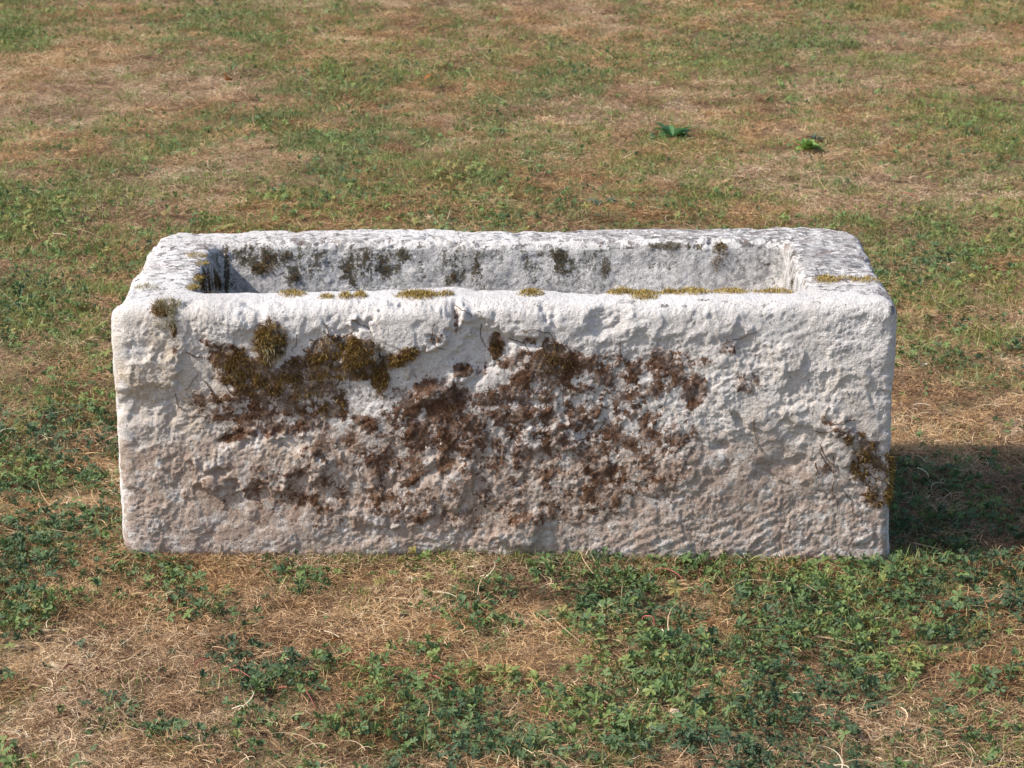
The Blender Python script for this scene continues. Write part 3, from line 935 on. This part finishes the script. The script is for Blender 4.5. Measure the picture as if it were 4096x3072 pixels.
def scatter(name, label, pts, rot, scl, idx, tint, coll, val=None):
    val = np.full(len(pts), 0.5) if val is None else val
    me = bpy.data.meshes.new(name)
    me.vertices.add(len(pts))
    me.vertices.foreach_set('co', np.asarray(pts, np.float32).ravel())
    for k, typ, data, fld in (('rot', 'FLOAT_VECTOR', rot, 'vector'), ('scl', 'FLOAT', scl, 'value'), ('idx', 'INT', idx, 'value'), ('tint', 'FLOAT', tint, 'value'), ('val', 'FLOAT', val, 'value')):
        at = me.attributes.new(k, typ, 'POINT')
        at.data.foreach_set(fld, np.asarray(data, np.int32 if typ == 'INT' else np.float32).ravel())
    o = link(name, me, None, None, kind='stuff', label=label)
    ng = bpy.data.node_groups.new(name, 'GeometryNodeTree')
    ng.interface.new_socket('Geometry', in_out='INPUT', socket_type='NodeSocketGeometry')
    ng.interface.new_socket('Geometry', in_out='OUTPUT', socket_type='NodeSocketGeometry')
    N = ng.nodes
    gi, go = N.new('NodeGroupInput'), N.new('NodeGroupOutput')
    ip = N.new('GeometryNodeInstanceOnPoints')
    ip.inputs['Pick Instance'].default_value = True
    ci = N.new('GeometryNodeCollectionInfo')
    ci.inputs['Collection'].default_value = coll
    ci.inputs['Separate Children'].default_value = True
    ci.inputs['Reset Children'].default_value = True

    def na(nm, dt):
        x = N.new('GeometryNodeInputNamedAttribute')
        x.data_type = dt
        x.inputs['Name'].default_value = nm
        return x.outputs['Attribute']
    er = N.new('FunctionNodeEulerToRotation')
    L = ng.links.new
    L(gi.outputs[0], ip.inputs['Points'])
    L(ci.outputs[0], ip.inputs['Instance'])
    L(na('idx', 'INT'), ip.inputs['Instance Index'])
    L(na('rot', 'FLOAT_VECTOR'), er.inputs[0])
    L(er.outputs[0], ip.inputs['Rotation'])
    L(na('scl', 'FLOAT'), ip.inputs['Scale'])
    L(ip.outputs[0], go.inputs[0])
    md = o.modifiers.new('scatter', 'NODES')
    md.node_group = ng
    return o


def field(rg, bands):
    """random points on the lawn: bands of (y0, y1, points per square metre)"""
    out = []
    for y0, y1, dens in bands:
        hw = 0.19 * (y1 + 4.71) + 0.55
        n = int((y1 - y0) * 2 * hw * dens)
        x, y = rg.uniform(-hw, hw, n), rg.uniform(y0, y1, n)
        keep = np.abs(x) < 0.19 * (y + 4.71) + 0.55
        keep &= ~((np.abs(x) < W / 2 - 0.004) & (y > 0.006) & (y < T - 0.004))
        out.append(np.stack([x[keep], y[keep]], 1))
    return np.concatenate(out)


rg = np.random.default_rng(21)
# dry thatch
pc = proto_coll('straw_clump', [blade_cloud(rg, 120, 0.050, (0.010, 0.034), (0.0007, 0.0014), (-10, 38), (0.0, 0.010), 0.6) for _ in range(7)], dry_mat)
xy = field(rg, [(-1.25, 0.9, 850), (0.9, 3.0, 620), (3.0, 9.0, 430), (9.0, 16, 260)])
g = green(xy[:, 0], xy[:, 1])
q = np.concatenate([xy, np.full((len(xy), 1), 9.1)], 1)
bare = fbm(q, 0.22, 3, 61)
foot = np.stack([rg.uniform(-0.70, 0.70, 260), rg.uniform(-0.035, 0.0, 260)], 1)
xy = np.concatenate([xy, foot])
g = green(xy[:, 0], xy[:, 1]) * (np.arange(len(xy)) < len(xy) - 260)
q = np.concatenate([xy, np.full((len(xy), 1), 9.1)], 1)
bare = fbm(q, 0.22, 3, 61)
keep = rg.random(len(xy)) < np.clip(1.04 - 0.85 * g ** 1.2 + 0.35 * np.minimum(bare, 0), 0.15, 1)
xy, g, q = xy[keep], g[keep], q[keep]
n = len(xy)
z = gz(xy[:, 0], xy[:, 1])
hue = np.clip(0.5 + 1.3 * fbm(q, 0.9, 3, 62) + 0.9 * fbm(q, 0.15, 2, 63) + rg.normal(0, 0.14, n), 0, 1)
rot = np.stack([rg.normal(0, 0.10, n), rg.normal(0, 0.10, n), rg.random(n) * 6.283], 1)
scatter('dry_grass', 'dead straw-coloured mown grass matted over the lawn', np.column_stack([xy, z]), rot, rg.uniform(0.75, 1.2, n),
        rg.integers(0, 7, n), np.clip(hue + 0.08, 0, 1), pc,
        np.clip(0.5 + 0.55 * fbm(q, 0.13, 3, 64) + 0.35 * fbm(q, 0.6, 2, 65) - 0.22 * g + rg.normal(0, 0.08, n), 0.05, 0.9))
# long loose straws
pc = proto_coll('loose_straw', [blade_cloud(rg, 2, 0.03, (0.035, 0.095), (0.0010, 0.0020), (-3, 32), (0.008, 0.022), 0.4, 5) for _ in range(8)], dry_mat)
xy = field(rg, [(-1.25, 0.9, 110), (0.9, 3.0, 60), (3.0, 9.0, 25)])
n = len(xy)
rot = np.stack([rg.normal(0, 0.12, n), rg.normal(0, 0.12, n), rg.random(n) * 6.283], 1)
scatter('loose_straw', 'pale long straws lying loose on the turf', np.column_stack([xy, gz(xy[:, 0], xy[:, 1])]), rot, rg.uniform(0.6, 1.15, n),
        rg.integers(0, 8, n), rg.uniform(0, 0.25, n), pc, rg.uniform(0.4, 0.75, n))
# green grass
pc = proto_coll('grass_tuft', [blade_cloud(rg, 40, 0.036, (0.012, 0.038), (0.0010, 0.0020), (10, 80), (0.0, 0.006), 0.8) for _ in range(6)], grass_mat)
xy = field(rg, [(-1.25, 0.9, 420), (0.9, 3.0, 800), (3.0, 9.0, 850), (9.0, 16, 420)])
g = green(xy[:, 0], xy[:, 1])
q = np.concatenate([xy, np.full((len(xy), 1), 2.2)], 1)
foot = np.stack([rg.uniform(-0.70, 0.70, 130), rg.uniform(-0.03, -0.002, 130)], 1)
xy = np.concatenate([xy, foot])
g = green(xy[:, 0], xy[:, 1])
q = np.concatenate([xy, np.full((len(xy), 1), 2.2)], 1)
gp = np.clip(g * 1.35 - 0.16 + 0.6 * fbm(q, 0.18, 3, 71) + 0.45 * (np.arange(len(xy)) >= len(xy) - 130), 0, 1)
keep = rg.random(len(xy)) < np.clip(gp, 0, 1) ** 1.15 * np.where(xy[:, 1] < 0.8, 0.75, 1.15) + 0.05
xy, q = xy[keep], q[keep]
n = len(xy)
rot = np.stack([rg.normal(0, 0.12, n), rg.normal(0, 0.12, n), rg.random(n) * 6.283], 1)
scatter('green_grass', 'short green grass growing in patches through the dead turf', np.column_stack([xy, gz(xy[:, 0], xy[:, 1])]), rot, rg.uniform(0.7, 1.2, n),
        rg.integers(0, 6, n), np.clip(0.45 + 1.5 * fbm(q, 0.8, 2, 72) + rg.normal(0, 0.2, n), 0, 1), pc)
# cinquefoil leaves
lv = [leaf_mesh(rg, 5, 0.0175, 0.45, 0.6) for _ in range(5)] + [leaf_mesh(rg, 5, 0.0155, 0.7, 0.3, 0.75) for _ in range(3)] + [leaf_mesh(rg, 3, 0.012, 0.5, 0.5) for _ in range(2)]
pc = proto_coll('cinquefoil', lv, leaf_mat)
xy = field(rg, [(-1.25, 0.9, 7200), (0.9, 3.0, 3400), (3.0, 9.0, 1300)])
g = green(xy[:, 0], xy[:, 1])
q = np.concatenate([xy, np.full((len(xy), 1), 5.2)], 1)
cl_ = fbm(q, 0.10, 3, 81)
gp = np.clip(g * 1.65 - 0.25 + 0.95 * cl_, 0, 1)
keep = rg.random(len(xy)) < gp ** 1.3
xy, q, gp = xy[keep], q[keep], gp[keep]
n = len(xy)
hgt = gz(xy[:, 0], xy[:, 1]) + rg.uniform(0.006, 0.022, n) * (0.6 + 0.6 * gp)
rot = np.stack([rg.normal(0.12, 0.38, n), rg.normal(0, 0.38, n), rg.random(n) * 6.283], 1)
scatter('cinquefoil', 'dark green creeping cinquefoil leaves spreading through the lawn', np.column_stack([xy, hgt]), rot,
        rg.uniform(0.45, 1.02, n), rg.integers(0, 10, n), np.clip(0.34 + 0.34 * sstep(0.6, 3.0, xy[:, 1]) + 0.9 * fbm(q, 0.35, 2, 82) + rg.normal(0, 0.2, n) + (rg.random(n) < 0.02) * 0.6, 0, 1), pc)

# ------------------------------------------------------------------ single plants, runners, pebbles, fallen leaves
m = NT('broad_leaf')
broad_mat = leafy(m, m.ramp(m.noise(m.coord(), 30), [(0.3, (0.04, 0.115, 0.03)), (0.7, (0.10, 0.22, 0.07))]), 0.25, 0.4, 0.5)
m = NT('light_leaf')
light_mat = leafy(m, m.ramp(m.noise(m.coord(), 40), [(0.3, (0.15, 0.27, 0.05)), (0.7, (0.28, 0.40, 0.11))]), 0.3, 0.45, 0.4)
m = NT('grey_leaf')
grey_mat = leafy(m, m.ramp(m.noise(m.coord(), 40), [(0.3, (0.05, 0.075, 0.05)), (0.7, (0.12, 0.15, 0.11))]), 0.2, 0.6, 0.3)


def broad_leaf(L, w, rise, droop, rg):
    ts = np.linspace(0, 1, 9)
    prof = np.sin(np.pi * np.clip(ts * 0.93 + 0.05, 0, 1)) ** 0.75
    V, F = [], []
    x = zc = 0
    for i, t in enumerate(ts):
        el = rise - droop * t
        x += math.cos(el) * L / 8
        zc += math.sin(el) * L / 8
        e = w * prof[i] * (1 + 0.12 * math.sin(i * 2.4 + rg.random()))
        V += [[x, -e, zc + 0.3 * e], [x, -e * 0.5, zc + 0.10 * e], [x, 0, zc], [x, e * 0.5, zc + 0.10 * e], [x, e, zc + 0.3 * e]]
    for i in range(8):
        for j in range(4):
            b = 5 * i + j
            F.append([b, b + 1, b + 6, b + 5])
    return np.array(V), np.array(F)


def rosette(name, px, py, label, nleaf, L, w, mat, rise=(0.1, 0.9), seed=1, skew=None):
    rg = np.random.default_rng(seed)
    p = to_ground(px, py)
    p[2] = float(gz(np.array([p[0]]), np.array([p[1]]))[0]) + 0.012
    e = link(name, None, None, None, label=label, category='plant')
    e.location = p
    for i in range(nleaf):
        V, F = broad_leaf(L * rg.uniform(0.7, 1.15), w * rg.uniform(0.75, 1.1), rg.uniform(*rise), rg.uniform(0.4, 1.1), rg)
        o = link('leaf', mesh_from('leaf', V, [F]), mat, e)
        o.rotation_euler = (rg.normal(0, 0.2), 0, (i / nleaf) * 6.283 + rg.normal(0, 0.35) if skew is None else rg.normal(skew[i % len(skew)], 0.3))


rosette('dock_plant', 673, 131, 'dark green broad-leaved dock plant growing alone in the lawn behind the trough', 17, 0.062, 0.017, broad_mat,
        (0.1, 0.85), 4, (math.pi, 2.6, 0.0, -0.4, 1.2, 3.5, 0.3, -0.9, 2.0))
rosette('weed_rosette', 808, 142, 'small light green weed rosette in the lawn right of the dark dock plant', 20, 0.054, 0.013, light_mat, (0.2, 1.1), 6)
rosette('thistle', 815, 131, 'small grey-green thistle just behind the light green weed rosette', 8, 0.035, 0.006, grey_mat, (0.3, 1.2), 8)
rosette('weed_rosette', 602, 200, 'small dark grey-green weed close behind the back edge of the trough', 8, 0.04, 0.008, grey_mat, (0.1, 0.8), 9)

m = NT('red_stem')
red_mat = m.finish(m.bsdf(m.ramp(m.noise(m.coord(), 25), [(0.3, (0.22, 0.05, 0.045)), (0.7, (0.42, 0.13, 0.10))]), 0.5, 0.3))


def runner(pix, label, rad=0.0009, hgt=0.017):
    key = np.array([to_ground(x, y) for x, y in pix])
    t = np.linspace(0, len(key) - 1, 6 * (len(key) - 1) + 1)
    pts = np.stack([np.interp(t, np.arange(len(key)), key[:, i]) for i in range(3)], 1)
    kern = np.array([1, 2, 3, 2, 1]) / 9
    for i in range(2):
        pad = np.concatenate([[pts[0, i]] * 2, pts[:, i], [pts[-1, i]] * 2])
        pts[:, i] = np.convolve(pad, kern, 'valid')
    pts[:, 2] = gz(pts[:, 0], pts[:, 1]) + hgt + 0.006 * np.sin(t * 1.7) - 0.016 * (np.abs(t / t[-1] * 2 - 1) ** 6)
    V, F = tube(pts, rad, 5)
    link('red_runner', mesh_from('red_runner', V, [F]), red_mat, None, label=label, category='plant runner', group='red creeping runners on the lawn')


runner([(366, 669.5), (389, 673), (407, 672), (426, 674), (440, 682), (454, 695), (460, 704)], 'longest curving pink-red runner, in the green patch below the middle of the trough')
runner([(216, 669), (238, 674), (254, 680), (270, 688), (287, 692), (307, 697), (319, 707)], 'red runner slanting down through the leaf patch at lower left')
runner([(349, 666), (361, 655), (382, 651), (401, 644)], 'dark red runner rising to the right above the longest pink-red one', 0.0008, 0.016)
runner([(640, 627), (656, 631.5)], 'short bright red runner piece among the leaves right of centre', 0.0013, 0.026)
runner([(653, 572), (669, 577), (686, 582)], 'thin red runner just below the foot of the trough, right of centre', 0.0009)
runner([(698, 570), (718, 562)], 'dark red runner piece at the foot of the trough, furthest right of the runners there', 0.0008)
runner([(193, 664), (210, 664.5)], 'faint red runner piece left of the lower left leaf patch', 0.0008)
runner([(896, 189.5), (906, 192), (921, 193)], 'orange stem lying in the turf behind the right end of the trough', 0.0011, 0.026)
runner([(660, 31.5), (672, 32.5)], 'tiny red runner far up the lawn near the top of the photo', 0.0018, 0.03)

m = NT('pebble_stone')
peb_mat = m.finish(m.bsdf(m.ramp(m.noise(m.coord(), 90), [(0.3, (0.34, 0.25, 0.16)), (0.7, (0.55, 0.44, 0.31))]), 0.85, 0.2))
m = NT('dark_clod')
clod_mat = m.finish(m.bsdf(m.ramp(m.noise(m.coord(), 120), [(0.3, (0.03, 0.022, 0.017)), (0.7, (0.09, 0.065, 0.05))]), 0.95, 0.1))


def pebble(name, px, py, r, mat, label, cat, seed):
    p = to_ground(px, py)
    u = np.linspace(0, 2 * math.pi, 14, endpoint=False)
    v = np.linspace(0.12, math.pi - 0.12, 9)
    uu, vv = np.meshgrid(u, v)
    D = np.stack([np.cos(uu) * np.sin(vv), np.sin(uu) * np.sin(vv), np.cos(vv)], -1)
    D *= (1 + 0.35 * fbm(D * 1.0 + seed, 0.9, 3, seed))[..., None]
    V = (D * np.array([1.15, 0.9, 0.72]) * r).reshape(-1, 3)
    idx = np.arange(9 * 14).reshape(9, 14)
    F = np.stack([idx[:-1], idx[1:], np.roll(idx, -1, 1)[1:], np.roll(idx, -1, 1)[:-1]], -1).reshape(-1, 4)
    o = link(name, mesh_from(name, V, [F, idx[0][None], idx[-1][::-1][None]]), mat, None, label=label, category=cat)
    p[2] = float(gz(np.array([p[0]]), np.array([p[1]]))[0]) + 0.010
    o.location = p


pebble('pebble', 410, 582, 0.0085, peb_mat, 'small beige pebble in the dry grass in front of the trough', 'pebble', 3)
pebble('soil_clod', 403, 618, 0.006, clod_mat, 'small dark clod of soil on the straw below the beige pebble', 'soil clod', 5)
pebble('pebble', 675, 713, 0.0075, peb_mat, 'tan pebble half hidden among the cinquefoil leaves at lower right', 'pebble', 9)

m = NT('wine_red_leaf')
wine_mat = leafy(m, m.ramp(m.noise(m.coord(), 60), [(0.3, (0.10, 0.018, 0.025)), (0.7, (0.24, 0.075, 0.06))]), 0.25, 0.5, 0.3)
m = NT('russet_leaf')
russet_mat = leafy(m, m.ramp(m.noise(m.coord(), 60), [(0.3, (0.16, 0.06, 0.02)), (0.7, (0.34, 0.15, 0.05))]), 0.25, 0.6, 0.2)
m = NT('bleached_leaf')
pale_mat = leafy(m, m.ramp(m.noise(m.coord(), 60), [(0.3, (0.45, 0.38, 0.28)), (0.7, (0.68, 0.62, 0.5))]), 0.2, 0.7, 0.1)


m = NT('tan_leaf')
tan_mat = leafy(m, m.ramp(m.noise(m.coord(), 60), [(0.3, (0.36, 0.27, 0.17)), (0.7, (0.52, 0.42, 0.29))]), 0.2, 0.7, 0.1)


def fallen(px, py, L, w, mat, label, seed, h=0.02):
    rg = np.random.default_rng(seed)
    V, F = broad_leaf(L, w, 0.5, 1.5, rg)
    p = to_ground(px, py)
    p[2] = float(gz(np.array([p[0]]), np.array([p[1]]))[0]) + h
    o = link('fallen_leaf', mesh_from('fallen_leaf', V, [F]), mat, None, label=label, category='fallen leaf', group='dead leaves lying on the lawn')
    o.location = p
    o.rotation_euler = (rg.normal(0.35, 0.3), rg.normal(0, 0.3), rg.random() * 6.283)


fallen(76, 667, 0.022, 0.008, wine_mat, 'dark wine-red leaf on the dry grass at far lower left', 1)
fallen(95, 672, 0.018, 0.007, wine_mat, 'pinkish red leaf just right of the dark wine-red one at lower left', 2)
fallen(178, 605, 0.018, 0.008, wine_mat, 'purple-red leaf in the weeds below the left end of the trough', 3)
fallen(345, 646, 0.024, 0.009, russet_mat, 'curled russet leaf on pale straw above the lower middle leaf patch', 4)
fallen(610, 677, 0.020, 0.009, russet_mat, 'russet leaf at the edge of the straw, lower centre right', 5)
fallen(50, 661, 0.026, 0.003, tan_mat, 'bleached chip-like leaf on the straw near the left edge', 6)
fallen(926, 367, 0.030, 0.008, pale_mat, 'bleached crumpled leaf on the dry grass right of the trough', 7, 0.025)
fallen(227, 86, 0.045, 0.018, russet_mat, 'orange-brown leaf far up the lawn, left of centre', 8, 0.035)
fallen(424, 86, 0.045, 0.014, russet_mat, 'orange-brown leaf far up the lawn, near the middle', 9, 0.035)
